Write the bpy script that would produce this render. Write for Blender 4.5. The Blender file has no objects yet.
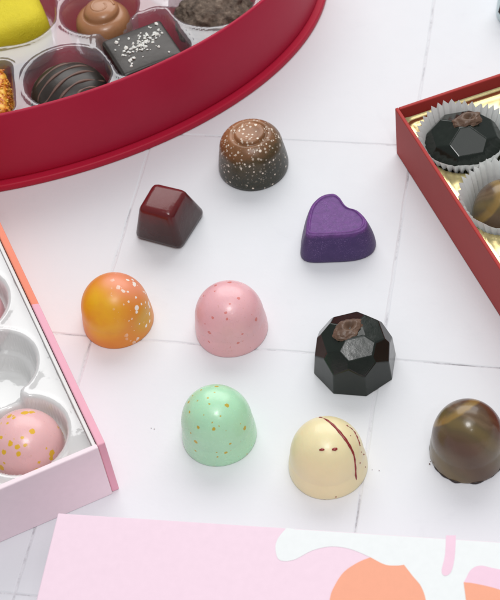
import bpy, bmesh, math, random
import numpy as np
from mathutils import Vector, Matrix, noise

random.seed(7)
S = 0.01                                   # every length below is in centimetres
scene = bpy.context.scene
COL = scene.collection

# ------------------------------------------------------------------ helpers
def tag(o, label=None, cat=None, group=None, kind=None):
    if label: o['label'] = label
    if cat: o['category'] = cat
    if group: o['group'] = group
    if kind: o['kind'] = kind
    return o

def link(name, verts, faces, mats, parent=None, loc=(0, 0, 0), rotz=0.0, smooth=True, fmat=None):
    me = bpy.data.meshes.new(name)
    v = np.asarray(verts, dtype=float) * S
    me.from_pydata(v.tolist(), [], [tuple(f) for f in faces])
    if not isinstance(mats, (list, tuple)): mats = [mats]
    for m in mats: me.materials.append(m)
    me.validate()
    if smooth: me.polygons.foreach_set('use_smooth', [True] * len(me.polygons))
    if fmat is not None:
        me.polygons.foreach_set('material_index', fmat)
    me.update()
    o = bpy.data.objects.new(name, me)
    COL.objects.link(o)
    o.location = Vector(loc) * S
    o.rotation_euler = (0, 0, rotz)
    if parent: o.parent = parent
    return o

def link_bm(name, bm, mats, parent=None, loc=(0, 0, 0), rotz=0.0, smooth=False):
    """bm in centimetres"""
    bmesh.ops.recalc_face_normals(bm, faces=bm.faces[:])
    me = bpy.data.meshes.new(name)
    for v in bm.verts: v.co *= S
    bm.to_mesh(me); bm.free()
    if not isinstance(mats, (list, tuple)): mats = [mats]
    for m in mats: me.materials.append(m)
    if smooth: me.polygons.foreach_set('use_smooth', [True] * len(me.polygons))
    o = bpy.data.objects.new(name, me)
    COL.objects.link(o)
    o.location = Vector(loc) * S
    o.rotation_euler = (0, 0, rotz)
    if parent: o.parent = parent
    return o

def empty(name, loc, rotz=0.0):
    o = bpy.data.objects.new(name, None)
    COL.objects.link(o)
    o.empty_display_size = 0.01
    o.location = Vector(loc) * S
    o.rotation_euler = (0, 0, rotz)
    return o

def bevel(bm, off, seg=2, edges=None):
    es = edges if edges is not None else bm.edges[:]
    bmesh.ops.bevel(bm, geom=es, offset=off, segments=seg, profile=0.5, affect='EDGES', clamp_overlap=True)

def box_bm(x0, x1, y0, y1, z0, z1, bev=0.0, seg=2):
    bm = bmesh.new()
    bmesh.ops.create_cube(bm, size=1)
    for v in bm.verts:
        v.co = Vector(((x0 + x1) / 2 + v.co.x * (x1 - x0), (y0 + y1) / 2 + v.co.y * (y1 - y0), (z0 + z1) / 2 + v.co.z * (z1 - z0)))
    if bev: bevel(bm, bev, seg)
    return bm

def rings(ringlist, cap_top=True, cap_bot=True):
    n = len(ringlist[0]); V = []; F = []
    for r in ringlist: V += list(r)
    for i in range(len(ringlist) - 1):
        for k in range(n):
            a = i * n + k; b = i * n + (k + 1) % n
            F.append((a, b, b + n, a + n))
    if cap_bot: F.append(tuple(reversed(range(n))))
    if cap_top: F.append(tuple(range((len(ringlist) - 1) * n, len(ringlist) * n)))
    return V, F

def wob(p, amp, sc, seed):
    return amp * noise.noise(Vector((p[0] * sc + seed * 7.3, p[1] * sc - seed * 3.1, p[2] * sc + seed)))

def lathe(profile, seg=96, seed=0, amp=0.012, sc=0.8):
    """profile: list of (r, z); slight hand-made wobble of the radius"""
    out = []
    for r, z in profile:
        ring = []
        for k in range(seg):
            a = 2 * math.pi * k / seg
            x, y = r * math.cos(a), r * math.sin(a)
            w = 1 + wob((x, y, z), amp, sc, seed)
            ring.append((x * w, y * w, z))
        out.append(ring)
    return rings(out)

def dome_profile(R, H, draft, zc, foot=0.06, e=2.15, N=40):
    """a drafted side wall up to zc*H, then a round cap"""
    pr = [(R * 0.55, 0.0), (R - foot, 0.0), (R - foot * 0.3, foot * 0.35), (R, foot * 1.1)]
    z0 = foot * 1.1; z1 = zc * H
    for t in np.linspace(0.12, 1, 10): pr.append((R * (1 - draft * t * t), z0 + (z1 - z0) * t))
    rc = R * (1 - draft)
    for th in np.linspace(0.03, math.pi / 2, N):
        c = max(0.0, math.cos(th)); d = math.sin(th)
        pr.append((max(0.002, rc * c ** (2 / e)), z1 + (H - z1) * d ** (2 / e)))
    return pr

def tube(path, rad, seg=8, flat=1.0):
    """a tube along a list of points; rad is a number or list"""
    P = [Vector(p) for p in path]; V = []; F = []
    n = len(P)
    for i, p in enumerate(P):
        d = (P[min(i + 1, n - 1)] - P[max(i - 1, 0)]).normalized()
        s = d.cross(Vector((0, 0, 1)))
        if s.length < 1e-3: s = Vector((1, 0, 0))
        s.normalize(); u = s.cross(d).normalized()
        r = rad[i] if isinstance(rad, (list, tuple)) else rad
        for k in range(seg):
            a = 2 * math.pi * k / seg
            V.append(p + s * (r * math.cos(a)) + u * (r * flat * math.sin(a)))
    for i in range(n - 1):
        for k in range(seg):
            a = i * seg + k; b = i * seg + (k + 1) % seg
            F.append((a, b, b + seg, a + seg))
    F.append(tuple(reversed(range(seg)))); F.append(tuple(range((n - 1) * seg, n * seg)))
    return [tuple(v) for v in V], F

def catmull(pts, closed=True, sub=8):
    n = len(pts); out = []
    rng = range(n) if closed else range(n - 1)
    for i in rng:
        g = (lambda j: pts[j % n]) if closed else (lambda j: pts[max(0, min(n - 1, j))])
        p0, p1, p2, p3 = [Vector(g(i + d)) for d in (-1, 0, 1, 2)]
        for k in range(sub):
            t = k / sub
            out.append(tuple(0.5 * ((2 * p1) + (p2 - p0) * t + (2 * p0 - 5 * p1 + 4 * p2 - p3) * t * t + (3 * p1 - p0 - 3 * p2 + p3) * t ** 3)))
    if not closed: out.append(tuple(pts[-1]))
    return out

def join(parts):
    V = []; F = []
    for v, f in parts:
        b = len(V); V += list(v); F += [tuple(i + b for i in q) for q in f]
    return V, F

# ------------------------------------------------------------------ materials
class Mat:
    def __init__(self, name):
        self.m = bpy.data.materials.new(name); self.m.use_nodes = True
        self.t = self.m.node_tree; self.n = self.t.nodes; self.l = self.t.links
        self.b = self.n['Principled BSDF']
        tc = self.n.new('ShaderNodeTexCoord')
        mp = self.n.new('ShaderNodeVectorMath'); mp.operation = 'SCALE'; mp.inputs[3].default_value = 100
        self.l.new(tc.outputs['Object'], mp.inputs[0])
        self.co = mp.outputs[0]                       # object space, centimetres
    def set(self, **k):
        for a, v in k.items():
            i = self.b.inputs[a.replace('_', ' ')]
            if isinstance(v, bpy.types.NodeSocket): self.l.new(v, i)
            else: i.default_value = (*v, 1) if isinstance(v, tuple) and len(v) == 3 and i.type == 'RGBA' else v
        return self
    def noise(self, scale, detail=3, rough=0.55, dist=0.0, co=None):
        x = self.n.new('ShaderNodeTexNoise'); x.inputs['Scale'].default_value = scale
        x.inputs['Detail'].default_value = detail; x.inputs['Roughness'].default_value = rough
        x.inputs['Distortion'].default_value = dist
        self.l.new(co or self.co, x.inputs['Vector']); return x.outputs['Fac']
    def ramp(self, fac, stops):
        r = self.n.new('ShaderNodeValToRGB'); e = r.color_ramp.elements
        while len(e) < len(stops): e.new(0.5)
        for el, (p, c) in zip(e, stops):
            el.position = p; el.color = (*c, 1) if isinstance(c, tuple) else (c, c, c, 1)
        self.l.new(fac, r.inputs[0]); return r.outputs[0]
    def math(self, op, a, b=0.0, c=None, clamp=False):
        x = self.n.new('ShaderNodeMath'); x.operation = op; x.use_clamp = clamp
        for i, v in enumerate((a, b, c)):
            if v is None: continue
            if isinstance(v, bpy.types.NodeSocket): self.l.new(v, x.inputs[i])
            else: x.inputs[i].default_value = v
        return x.outputs[0]
    def mix(self, fac, a, b):
        x = self.n.new('ShaderNodeMix'); x.data_type = 'RGBA'
        for s, v in ((x.inputs[0], fac), (x.inputs[6], a), (x.inputs[7], b)):
            if isinstance(v, bpy.types.NodeSocket): self.l.new(v, s)
            else: s.default_value = (*v, 1) if isinstance(v, tuple) else v
        return x.outputs[2]
    def dot(self, d, off=0.0):
        """linear coordinate along a direction in object space"""
        x = self.n.new('ShaderNodeVectorMath'); x.operation = 'DOT_PRODUCT'
        self.l.new(self.co, x.inputs[0]); x.inputs[1].default_value = d
        return self.math('ADD', x.outputs['Value'], off)
    def near(self, p, r0, r1):
        """1 inside r0 of point p, 0 outside r1"""
        x = self.n.new('ShaderNodeVectorMath'); x.operation = 'DISTANCE'
        self.l.new(self.co, x.inputs[0]); x.inputs[1].default_value = p
        mr = self.n.new('ShaderNodeMapRange'); mr.interpolation_type = 'SMOOTHSTEP'
        self.l.new(x.outputs['Value'], mr.inputs[0])
        mr.inputs[1].default_value = r0; mr.inputs[2].default_value = r1
        mr.inputs[3].default_value = 1; mr.inputs[4].default_value = 0
        return mr.outputs[0]
    def flecks(self, scale, rmax, keep=0.5, power=1.5, rnd=1.0, warp=0.0):
        """scattered splashes: one per voronoi cell, of random size, a share of the cells empty"""
        co = self.co
        if warp:
            nz = self.n.new('ShaderNodeTexNoise'); nz.inputs['Scale'].default_value = scale * 1.7
            self.l.new(co, nz.inputs['Vector'])
            ad = self.n.new('ShaderNodeVectorMath'); ad.operation = 'MULTIPLY_ADD'
            self.l.new(nz.outputs['Color'], ad.inputs[0]); ad.inputs[1].default_value = (warp,) * 3
            self.l.new(co, ad.inputs[2]); co = ad.outputs[0]
        v = self.n.new('ShaderNodeTexVoronoi'); v.inputs['Scale'].default_value = scale
        v.inputs['Randomness'].default_value = rnd
        self.l.new(co, v.inputs['Vector'])
        sp = self.n.new('ShaderNodeSeparateColor'); self.l.new(v.outputs['Color'], sp.inputs[0])
        r = self.math('POWER', sp.outputs[0], power)
        r = self.math('MULTIPLY', r, rmax)
        k = self.math('LESS_THAN', sp.outputs[1], keep)
        r = self.math('MULTIPLY', r, k)
        d = self.math('SUBTRACT', r, v.outputs['Distance'])
        return self.math('MULTIPLY_ADD', d, 18.0, 0.35, clamp=True)
    def bump(self, h, strength=0.3, dist=0.05, prev=None):
        b = self.n.new('ShaderNodeBump'); b.inputs['Strength'].default_value = strength
        b.inputs['Distance'].default_value = dist * S
        self.l.new(h, b.inputs['Height'])
        if prev is not None: self.l.new(prev, b.inputs['Normal'])
        return b.outputs[0]

def soft(m, w=0.25, rad=0.25, scale=None):
    """light travelling a little way inside cocoa butter"""
    m.set(Subsurface_Weight=w, Subsurface_Radius=(rad * S, rad * 0.6 * S, rad * 0.4 * S))
    m.b.inputs['Subsurface Scale'].default_value = 1.0
    return m

def choc_mat(name, col, rough=0.3, var=0.12, sub=0.0, coat=0.0, nbump=0.20):
    m = Mat(name)
    n = m.noise(1.6, 4)
    c = m.mix(n, tuple(x * (1 - var) for x in col), tuple(min(1, x * (1 + var)) for x in col))
    rr = m.math('MULTIPLY_ADD', m.noise(4, 3), 0.16, rough - 0.08)
    m.set(Base_Color=c, Roughness=rr, Coat_Weight=coat, Coat_Roughness=0.12)
    h = m.math('ADD', m.noise(2.2, 3), m.math('MULTIPLY', m.noise(22, 2), 0.12))
    h = m.math('SUBTRACT', h, m.math('MULTIPLY', m.flecks(5.5, 0.16, 0.30, 0.8), 0.30))
    m.set(Normal=m.bump(h, nbump, 0.08))
    if sub: soft(m, sub)
    m.base = c
    return m

def paper(name, col, rough=0.5, spec=0.35, fibre=0.05):
    m = Mat(name)
    n = m.noise(3.0, 5, 0.6)
    c = m.mix(n, tuple(x * 0.96 for x in col), tuple(min(1, x * 1.04) for x in col))
    m.set(Base_Color=c, Roughness=rough, Specular_IOR_Level=spec)
    b0 = m.bump(m.noise(0.55, 3, 0.5), 0.10, 0.15)
    m.set(Normal=m.bump(m.noise(55, 3, 0.7), fibre, 0.02, b0))
    return m

# --- the table
def mat_tile():
    m = Mat('white_glazed_tile')
    big = m.noise(0.10, 4, 0.6)
    c = m.mix(big, (0.725, 0.747, 0.780), (0.775, 0.793, 0.822))
    # faint grey scuffs and thin smears
    sm = m.noise(0.35, 6, 0.7, 1.2)
    scuff = m.ramp(sm, [(0.60, 0.0), (0.72, 1.0)])
    c = m.mix(m.math('MULTIPLY', scuff, 0.10), c, (0.52, 0.53, 0.58))
    sp = m.flecks(0.55, 0.045, 0.35, 2.0)
    c = m.mix(m.math('MULTIPLY', sp, 0.35), c, (0.40, 0.37, 0.36))
    m.set(Base_Color=c, Roughness=m.math('MULTIPLY_ADD', m.noise(1.2, 4), 0.2, 0.38), Specular_IOR_Level=0.35)
    h = m.math('ADD', m.noise(0.5, 4, 0.6), m.math('MULTIPLY', m.noise(9, 4, 0.6), 0.10))
    m.set(Normal=m.bump(h, 0.22, 0.12))
    return m.m
def mat_grout():
    m = Mat('worn_grout')
    n = m.math('ADD', m.math('MULTIPLY', m.noise(0.16, 2), 0.55), m.math('MULTIPLY', m.noise(0.9, 5, 0.75), 0.45))
    c = m.ramp(n, [(0.36, (0.26, 0.255, 0.27)), (0.42, (0.52, 0.52, 0.55)), (0.50, (0.74, 0.75, 0.78))])
    m.set(Base_Color=c, Roughness=0.8)
    m.set(Normal=m.bump(m.noise(14, 4, 0.7), 0.5, 0.04))
    return m.m

M = {}
M['tile'] = mat_tile(); M['grout'] = mat_grout()
M['red_paper'] = paper('crimson_box_paper', (0.43, 0.011, 0.045), 0.48, 0.25).m
M['floor_shaded'] = paper('crimson_paper_shaded', (0.26, 0.006, 0.024), 0.6, 0.2).m  # same crimson paper, with the floor's shade put into the colour
M['red_lip'] = paper('crimson_lip_paper', (0.45, 0.010, 0.040), 0.48, 0.25).m
M['brick_paper'] = paper('brick_red_box_paper', (0.42, 0.040, 0.036), 0.5, 0.22).m
M['pink_paper'] = paper('pink_box_paper', (0.88, 0.68, 0.78), 0.5, 0.3).m
M['pale_pink_paper'] = paper('pale_pink_panel_paper', (0.94, 0.79, 0.84), 0.5, 0.3).m
M['rose_paper'] = paper('rose_edge_paper', (0.86, 0.43, 0.53), 0.5, 0.3).m
M['coral_paper'] = paper('coral_edge_paper', (0.88, 0.27, 0.17), 0.5, 0.3).m
M['white_print'] = paper('white_print', (0.84, 0.87, 0.87), 0.5, 0.3).m
M['orange_print'] = paper('orange_print', (0.90, 0.40, 0.26), 0.5, 0.3).m
M['pink_print'] = paper('pink_print', (0.88, 0.62, 0.74), 0.5, 0.3).m
M['white_card'] = paper('white_card', (0.84, 0.84, 0.82), 0.6, 0.25).m

def mat_plastic(name, diff, w_diff, w_gloss, rough, w_tl=0.35, w_trans_tint=(0.95, 0.96, 0.97)):
    m = Mat(name); t = m.t
    m.n.remove(m.b)
    out = [x for x in m.n if x.type == 'OUTPUT_MATERIAL'][0]
    tr = m.n.new('ShaderNodeBsdfTransparent'); tr.inputs[0].default_value = (*w_trans_tint, 1)
    gl = m.n.new('ShaderNodeBsdfGlossy'); gl.inputs['Roughness'].default_value = rough
    gl.inputs['Color'].default_value = (0.95, 0.96, 0.98, 1)
    df = m.n.new('ShaderNodeBsdfDiffuse'); df.inputs[0].default_value = (*diff, 1)
    tl = m.n.new('ShaderNodeBsdfTranslucent'); tl.inputs[0].default_value = (*diff, 1)
    ms = m.n.new('ShaderNodeMixShader'); ms.inputs[0].default_value = w_tl
    m.l.new(df.outputs[0], ms.inputs[1]); m.l.new(tl.outputs[0], ms.inputs[2])
    m1 = m.n.new('ShaderNodeMixShader'); m1.inputs[0].default_value = w_diff
    m.l.new(tr.outputs[0], m1.inputs[1]); m.l.new(ms.outputs[0], m1.inputs[2])
    lw = m.n.new('ShaderNodeLayerWeight'); lw.inputs[0].default_value = 0.35
    fac = m.math('MULTIPLY_ADD', lw.outputs['Facing'], 0.34, w_gloss, clamp=True)
    m2 = m.n.new('ShaderNodeMixShader')
    m.l.new(fac, m2.inputs[0]); m.l.new(m1.outputs[0], m2.inputs[1]); m.l.new(gl.outputs[0], m2.inputs[2])
    bp = m.bump(m.noise(1.1, 3, 0.5), 0.25, 0.12)
    m.l.new(bp, gl.inputs['Normal'])
    m.l.new(m2.outputs[0], out.inputs[0])
    return m.m
M['clear_plastic'] = mat_plastic('clear_tray_plastic', (0.72, 0.79, 0.86), 0.11, 0.055, 0.10)
M['milky_plastic'] = mat_plastic('milky_tray_plastic', (0.95, 0.95, 0.94), 0.62, 0.05, 0.07, 0.10)

def mat_gold():
    m = Mat('gold_tray_foil')
    c = m.mix(m.noise(1.5, 3), (0.83, 0.69, 0.32), (0.91, 0.79, 0.42))
    m.set(Base_Color=c, Metallic=1.0, Roughness=0.27)
    m.set(Normal=m.bump(m.noise(1.2, 2), 0.10, 0.1))
    return m.m
M['gold'] = mat_gold()

def mat_cup():
    m = Mat('white_glassine'); out = [x for x in m.n if x.type == 'OUTPUT_MATERIAL'][0]
    m.set(Base_Color=(0.96, 0.975, 0.96), Roughness=0.45, Specular_IOR_Level=0.3)
    tl = m.n.new('ShaderNodeBsdfTranslucent'); tl.inputs[0].default_value = (0.93, 0.97, 0.95, 1)
    ms = m.n.new('ShaderNodeMixShader'); ms.inputs[0].default_value = 0.35
    m.l.new(m.b.outputs[0], ms.inputs[1]); m.l.new(tl.outputs[0], ms.inputs[2]); m.l.new(ms.outputs[0], out.inputs[0])
    return m.m
M['cup'] = mat_cup()

# --- chocolates
def mat_speckled():
    m = Mat('bronze_dusted_chocolate')
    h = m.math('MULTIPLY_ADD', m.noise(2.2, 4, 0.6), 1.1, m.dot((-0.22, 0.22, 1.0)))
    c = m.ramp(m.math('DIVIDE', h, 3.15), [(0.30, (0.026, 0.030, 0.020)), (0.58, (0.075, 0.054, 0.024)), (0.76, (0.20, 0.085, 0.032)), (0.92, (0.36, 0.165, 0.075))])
    dust = m.noise(38, 2, 0.6)
    c = m.mix(m.math('MULTIPLY', m.ramp(dust, [(0.55, 0.0), (0.75, 1.0)]), 0.35), c, (0.42, 0.24, 0.11))
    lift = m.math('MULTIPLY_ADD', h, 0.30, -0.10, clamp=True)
    f1 = m.math('MULTIPLY', m.flecks(8.5, 0.50, 0.62, 1.2, warp=0.05), lift)
    f2 = m.flecks(5.5, 0.36, 0.55, 1.5, warp=0.06)
    f = m.math('MAXIMUM', f1, f2)
    c = m.mix(f, c, (0.84, 0.74, 0.62))
    m.set(Base_Color=c, Roughness=0.34, Specular_IOR_Level=0.5)
    m.set(Normal=m.bump(m.math('ADD', m.noise(3, 3), m.math('MULTIPLY', f, 0.5)), 0.2, 0.06))
    return m.m
def mat_orange():
    m = Mat('orange_yellow_sprayed_shell')
    n = m.noise(1.1, 3, 0.5)
    base = m.mix(n, (0.74, 0.235, 0.022), (0.80, 0.31, 0.035))
    yl = m.math('MULTIPLY', m.near((-0.75, -0.80, 1.55), 0.55, 1.65), 0.95)
    yl = m.math('MULTIPLY', yl, m.ramp(m.noise(1.4, 3), [(0.25, 0.55), (0.6, 1.0)]))
    c = m.mix(yl, base, (0.86, 0.50, 0.015))
    y2 = m.near((1.15, -0.75, 0.85), 0.15, 0.95)
    c = m.mix(m.math('MULTIPLY', y2, 0.75), c, (0.66, 0.40, 0.02))
    pk = m.near((0.75, 0.35, 2.25), 0.45, 1.45)
    c = m.mix(m.math('MULTIPLY', pk, 0.9), c, (0.84, 0.30, 0.17))
    right = m.math('MULTIPLY_ADD', m.dot((0.8, 0, 0.1)), 0.9, -0.12, clamp=True)
    f = m.math('MULTIPLY', m.flecks(4.8, 0.50, 0.8, 1.1, warp=0.1), m.math('MULTIPLY', right, 1.6, clamp=True))
    f = m.math('MAXIMUM', f, m.near((0.95, -0.80, 1.60), 0.09, 0.13))
    c = m.mix(f, c, (0.90, 0.84, 0.76))
    m.set(Base_Color=c, Roughness=0.36)
    m.set(Normal=m.bump(m.noise(2, 3), 0.12, 0.06))
    return soft(m, 0.2, 0.15).m
def mat_specked(name, col, fleck, scale, rmax, keep, power=1.6, rough=0.3, second=None, var=0.07):
    m = choc_mat(name, col, rough, var, sub=0.3, coat=0.15)
    f = m.flecks(scale, rmax, keep, power, warp=0.10)
    c = m.mix(f, m.base, fleck)
    if second:
        c = m.mix(m.math('MULTIPLY', m.flecks(scale * 2.3, rmax * 0.7, keep, 2.0), 0.6), c, second)
    m.set(Base_Color=c); return m.m
def mat_olive():
    m = Mat('olive_brown_swirled_shell')
    w = m.n.new('ShaderNodeTexWave'); w.wave_type = 'BANDS'; w.bands_direction = 'DIAGONAL'
    w.inputs['Scale'].default_value = 0.22; w.inputs['Distortion'].default_value = 6.0
    w.inputs['Detail'].default_value = 3; w.inputs['Detail Scale'].default_value = 0.7
    m.l.new(m.co, w.inputs['Vector'])
    c = m.ramp(w.outputs['Fac'], [(0.0, (0.095, 0.055, 0.030)), (0.45, (0.125, 0.080, 0.042)), (0.8, (0.125, 0.090, 0.042)), (1.0, (0.16, 0.115, 0.045))])
    d = m.math('ADD', m.dot((-0.35, 0.75, 0.55)), m.math('MULTIPLY', m.noise(0.9, 3), 0.35))
    ribbon = m.ramp(m.math('MULTIPLY', d, 0.4), [(0.655, 0.0), (0.685, 1.0), (0.735, 0.8), (0.775, 0.0)])
    d2 = m.math('ADD', m.dot((0.5, 0.55, 0.5)), m.math('MULTIPLY', m.noise(1.4, 4), 0.45))
    c = m.mix(m.ramp(m.math('MULTIPLY', d2, 0.4), [(0.52, 0.0), (0.57, 0.55), (0.60, 0.1), (0.64, 0.45), (0.70, 0.0)]), c, (0.20, 0.135, 0.075))
    c = m.mix(m.math('MULTIPLY', ribbon, 0.95), c, (0.28, 0.175, 0.05))
    red = m.near((1.2, 0.1, 1.6), 0.3, 1.4)
    c = m.mix(m.math('MULTIPLY', red, 0.7), c, (0.11, 0.028, 0.015))
    m.set(Base_Color=c, Roughness=0.24, Coat_Weight=0.1)
    m.set(Normal=m.bump(m.noise(1.8, 3), 0.12, 0.08))
    return m.m
def mat_purple():
    m = Mat('purple_shimmer_shell')
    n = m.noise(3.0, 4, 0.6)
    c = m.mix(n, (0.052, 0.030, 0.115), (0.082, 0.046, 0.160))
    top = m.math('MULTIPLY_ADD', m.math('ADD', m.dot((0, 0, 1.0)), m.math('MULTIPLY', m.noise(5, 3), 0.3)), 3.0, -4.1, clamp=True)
    c = m.mix(m.math('MULTIPLY', top, 0.9), c, (0.235, 0.075, 0.330))       # redder top face; lighter top and darker flank also paint in overhead light
    f = m.flecks(26, 0.50, 0.85, 1.0)
    c = m.mix(m.math('MULTIPLY', m.math('MULTIPLY', f, m.ramp(m.noise(1.5, 3), [(0.40, 0.0), (0.65, 1.0)])), 0.40), c, (0.34, 0.22, 0.48))
    m.set(Base_Color=c, Roughness=0.42, Specular_IOR_Level=0.32)
    m.set(Normal=m.bump(m.math('ADD', m.noise(2, 2), m.math('MULTIPLY', m.noise(26, 3), 0.8)), 0.4, 0.05))
    return m.m

M['speckled'] = mat_speckled(); M['orange'] = mat_orange()
M['pink'] = mat_specked('pink_shell', (0.84, 0.47, 0.50), (0.74, 0.24, 0.22), 3.6, 0.34, 0.62, 1.5, second=(0.70, 0.36, 0.30))
M['green'] = mat_specked('mint_green_shell', (0.46, 0.79, 0.53), (0.55, 0.42, 0.05), 3.6, 0.36, 0.60, 1.5, rough=0.26)
M['pink_gold'] = mat_specked('pink_shell_with_gold_splashes', (0.84, 0.50, 0.50), (0.80, 0.47, 0.03), 3.6, 0.55, 0.75, 1.3)
M['ivory'] = choc_mat('ivory_shell', (0.86, 0.765, 0.46), 0.33, 0.05, sub=0.35, coat=0.1).m
M['red_butter'] = choc_mat('dark_red_cocoa_butter', (0.27, 0.022, 0.022), 0.3, 0.2).m
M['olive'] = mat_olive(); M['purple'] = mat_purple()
def mat_burgundy():
    m = choc_mat('burgundy_graded_shell', (0.03, 0.012, 0.011), 0.24, 0.3)
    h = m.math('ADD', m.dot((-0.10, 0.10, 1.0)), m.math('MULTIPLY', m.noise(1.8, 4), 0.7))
    c = m.ramp(m.math('DIVIDE', h, 2.6), [(0.22, (0.036, 0.012, 0.011)), (0.60, (0.060, 0.012, 0.012)), (0.92, (0.135, 0.014, 0.016))])  # near black low down, redder towards the top
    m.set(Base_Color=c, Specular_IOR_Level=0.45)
    return m
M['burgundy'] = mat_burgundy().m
M['gem'] = choc_mat('black_green_shell', (0.010, 0.015, 0.011), 0.15, 0.35, nbump=0.07).set(Specular_IOR_Level=0.45).m
M['nut'] = choc_mat('dried_fruit', (0.135, 0.078, 0.050), 0.42, 0.35, nbump=0.6).m
M['dark'] = choc_mat('dark_chocolate', (0.026, 0.020, 0.016), 0.36, 0.25).m
M['milk_line'] = choc_mat('milk_chocolate_line', (0.15, 0.085, 0.065), 0.45, 0.2).m
M['salt'] = choc_mat('sea_salt', (0.80, 0.78, 0.72), 0.35, 0.1, sub=0.2).m
M['caramel'] = choc_mat('caramel_shell', (0.42, 0.19, 0.085), 0.30, 0.12, sub=0.1, coat=0.2).m
def mat_yellow():
    m = choc_mat('yellow_velvet', (0.80, 0.66, 0.018), 0.6, 0.10)
    m.set(Normal=m.bump(m.math('ADD', m.noise(18, 4, 0.7), m.math('MULTIPLY', m.noise(4, 3), 0.6)), 0.7, 0.07)); return m.m
M['yellow'] = mat_yellow()
def mat_crumb():
    m = Mat('cocoa_crumb')
    c = m.ramp(m.noise(3.2, 6, 0.7), [(0.35, (0.055, 0.036, 0.024)), (0.55, (0.15, 0.105, 0.075)), (0.72, (0.30, 0.23, 0.17))])
    m.set(Base_Color=c, Roughness=0.7)
    m.set(Normal=m.bump(m.noise(7, 5, 0.7), 0.8, 0.1)); return m.m
M['crumb'] = mat_crumb()
def mat_sprinkle():
    m = Mat('orange_sprinkle')
    c = m.ramp(m.noise(4.5, 2), [(0.35, (0.50, 0.10, 0.02)), (0.5, (0.78, 0.30, 0.02)), (0.65, (0.82, 0.50, 0.06))])
    m.set(Base_Color=c, Roughness=0.35); return m.m
M['sprinkle'] = mat_sprinkle()
M['sky_blue'] = choc_mat('pale_blue_shell', (0.62, 0.80, 0.82), 0.3, 0.06, sub=0.25).m

# ------------------------------------------------------------------ table of square tiles
def build_table():
    T = 12.0; yaw = -0.29474; ox, oy = -1.49114, 3.99318
    g = 0.038; dz = 0.05; N = 7
    V = []; F = []; fm = []
    sub = 24
    rnd = random.Random(3)
    for i in range(-N, N):
        for j in range(-N, N):
            u0, v0 = (i + ox) * T, (j + oy) * T
            # slightly ragged outline, sharp near-square corners
            per = []
            sides = [((g, g), (1, 0)), ((T - g, g), (0, 1)), ((T - g, T - g), (-1, 0)), ((g, T - g), (0, -1))]
            L = T - 2 * g
            for (sx, sy), (dx, dy) in sides:
                for k in range(sub):
                    x = sx + dx * L * k / sub; y = sy + dy * L * k / sub
                    w = 0.030 * noise.noise(Vector((x * 1.1 + i * 17.7, y * 1.1 + j * 9.1, 0.3))) if k else 0
                    per.append((u0 + x + (-dy) * w, v0 + y + dx * w))
            cx, cy = u0 + T / 2, v0 + T / 2
            b = len(V); n = len(per)
            for s, z in ((1.0, -dz), (1.0, -0.022), (1 - 0.045 / (T / 2), 0.0)):
                for x, y in per: V.append((cx + (x - cx) * s, cy + (y - cy) * s, z))
            for r in range(2):
                for k in range(n):
                    a = b + r * n + k; c = b + r * n + (k + 1) % n
                    F.append((a, c, c + n, a + n)); fm.append(0)
            F.append(tuple(range(b + 2 * n, b + 3 * n))); fm.append(0)
    # the grout bed
    b = len(V); e = N * T
    for x, y in ((-e, -e), (e, -e), (e, e), (-e, e)): V.append((x + ox * T, y + oy * T, -0.026))
    F.append((b, b + 1, b + 2, b + 3)); fm.append(1)
    o = link('tiled_tabletop', V, F, [M['tile'], M['grout']], rotz=yaw, smooth=False, fmat=fm)
    tag(o, 'white square tiles with thin grey worn joints', 'tabletop', kind='structure')
build_table()

# ------------------------------------------------------------------ chocolates lying on the tiles
def dome(name, loc, R, H, mat, label, seed, draft=0.05, zc=0.36, rot=0.0, group=None, cat='chocolate', foot=0.035, e=2.15):
    V, F = lathe(dome_profile(R, H, draft, zc, foot, e), seed=seed)
    o = link(name, V, F, mat, loc=loc, rotz=rot)
    return tag(o, label, cat, group)
GR = 'loose chocolates on the white tiles'

# speckled bronze cup with a shallow ringed top
def build_speckled():
    R = 1.575
    pr = [(0.9, 0), (R - 0.10, 0), (R - 0.02, 0.06), (R, 0.2)]
    for t in np.linspace(0.1, 1.0, 14): pr.append((R * (1 - 0.10 * t ** 1.3), 0.2 + 1.05 * t))
    r0, z0 = pr[-1]
    for a in np.linspace(0.06, 0.80, 18): pr.append((r0 * math.cos(a * math.pi / 2) ** 0.92, z0 + 0.98 * math.sin(a * math.pi / 2) ** 0.95))
    r1, z1 = pr[-1]
    r1 = 0.80; pr = [q for q in pr if q[0] > 0.84 or q[1] < 0.1]; z1 = pr[-1][1] + 0.01
    pr += [(r1, z1 + 0.0), (r1 - 0.04, z1 - 0.05), (r1 - 0.09, z1 - 0.06), (r1 - 0.12, z1 + 0.0), (r1 - 0.15, z1 + 0.075), (r1 - 0.20, z1 + 0.11), (r1 - 0.28, z1 + 0.115), (r1 - 0.36, z1 + 0.085), (r1 - 0.55, z1 + 0.075), (0.01, z1 + 0.075)]
    V, F = lathe(pr, seed=11)
    o = link('dusted_chocolate', V, F, M['speckled'], loc=(1.12, 47.87, 0))
    tag(o, 'dark chocolate cup dusted with bronze and pale flecks, with a raised disc on top', 'chocolate', GR)
build_speckled()

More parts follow.
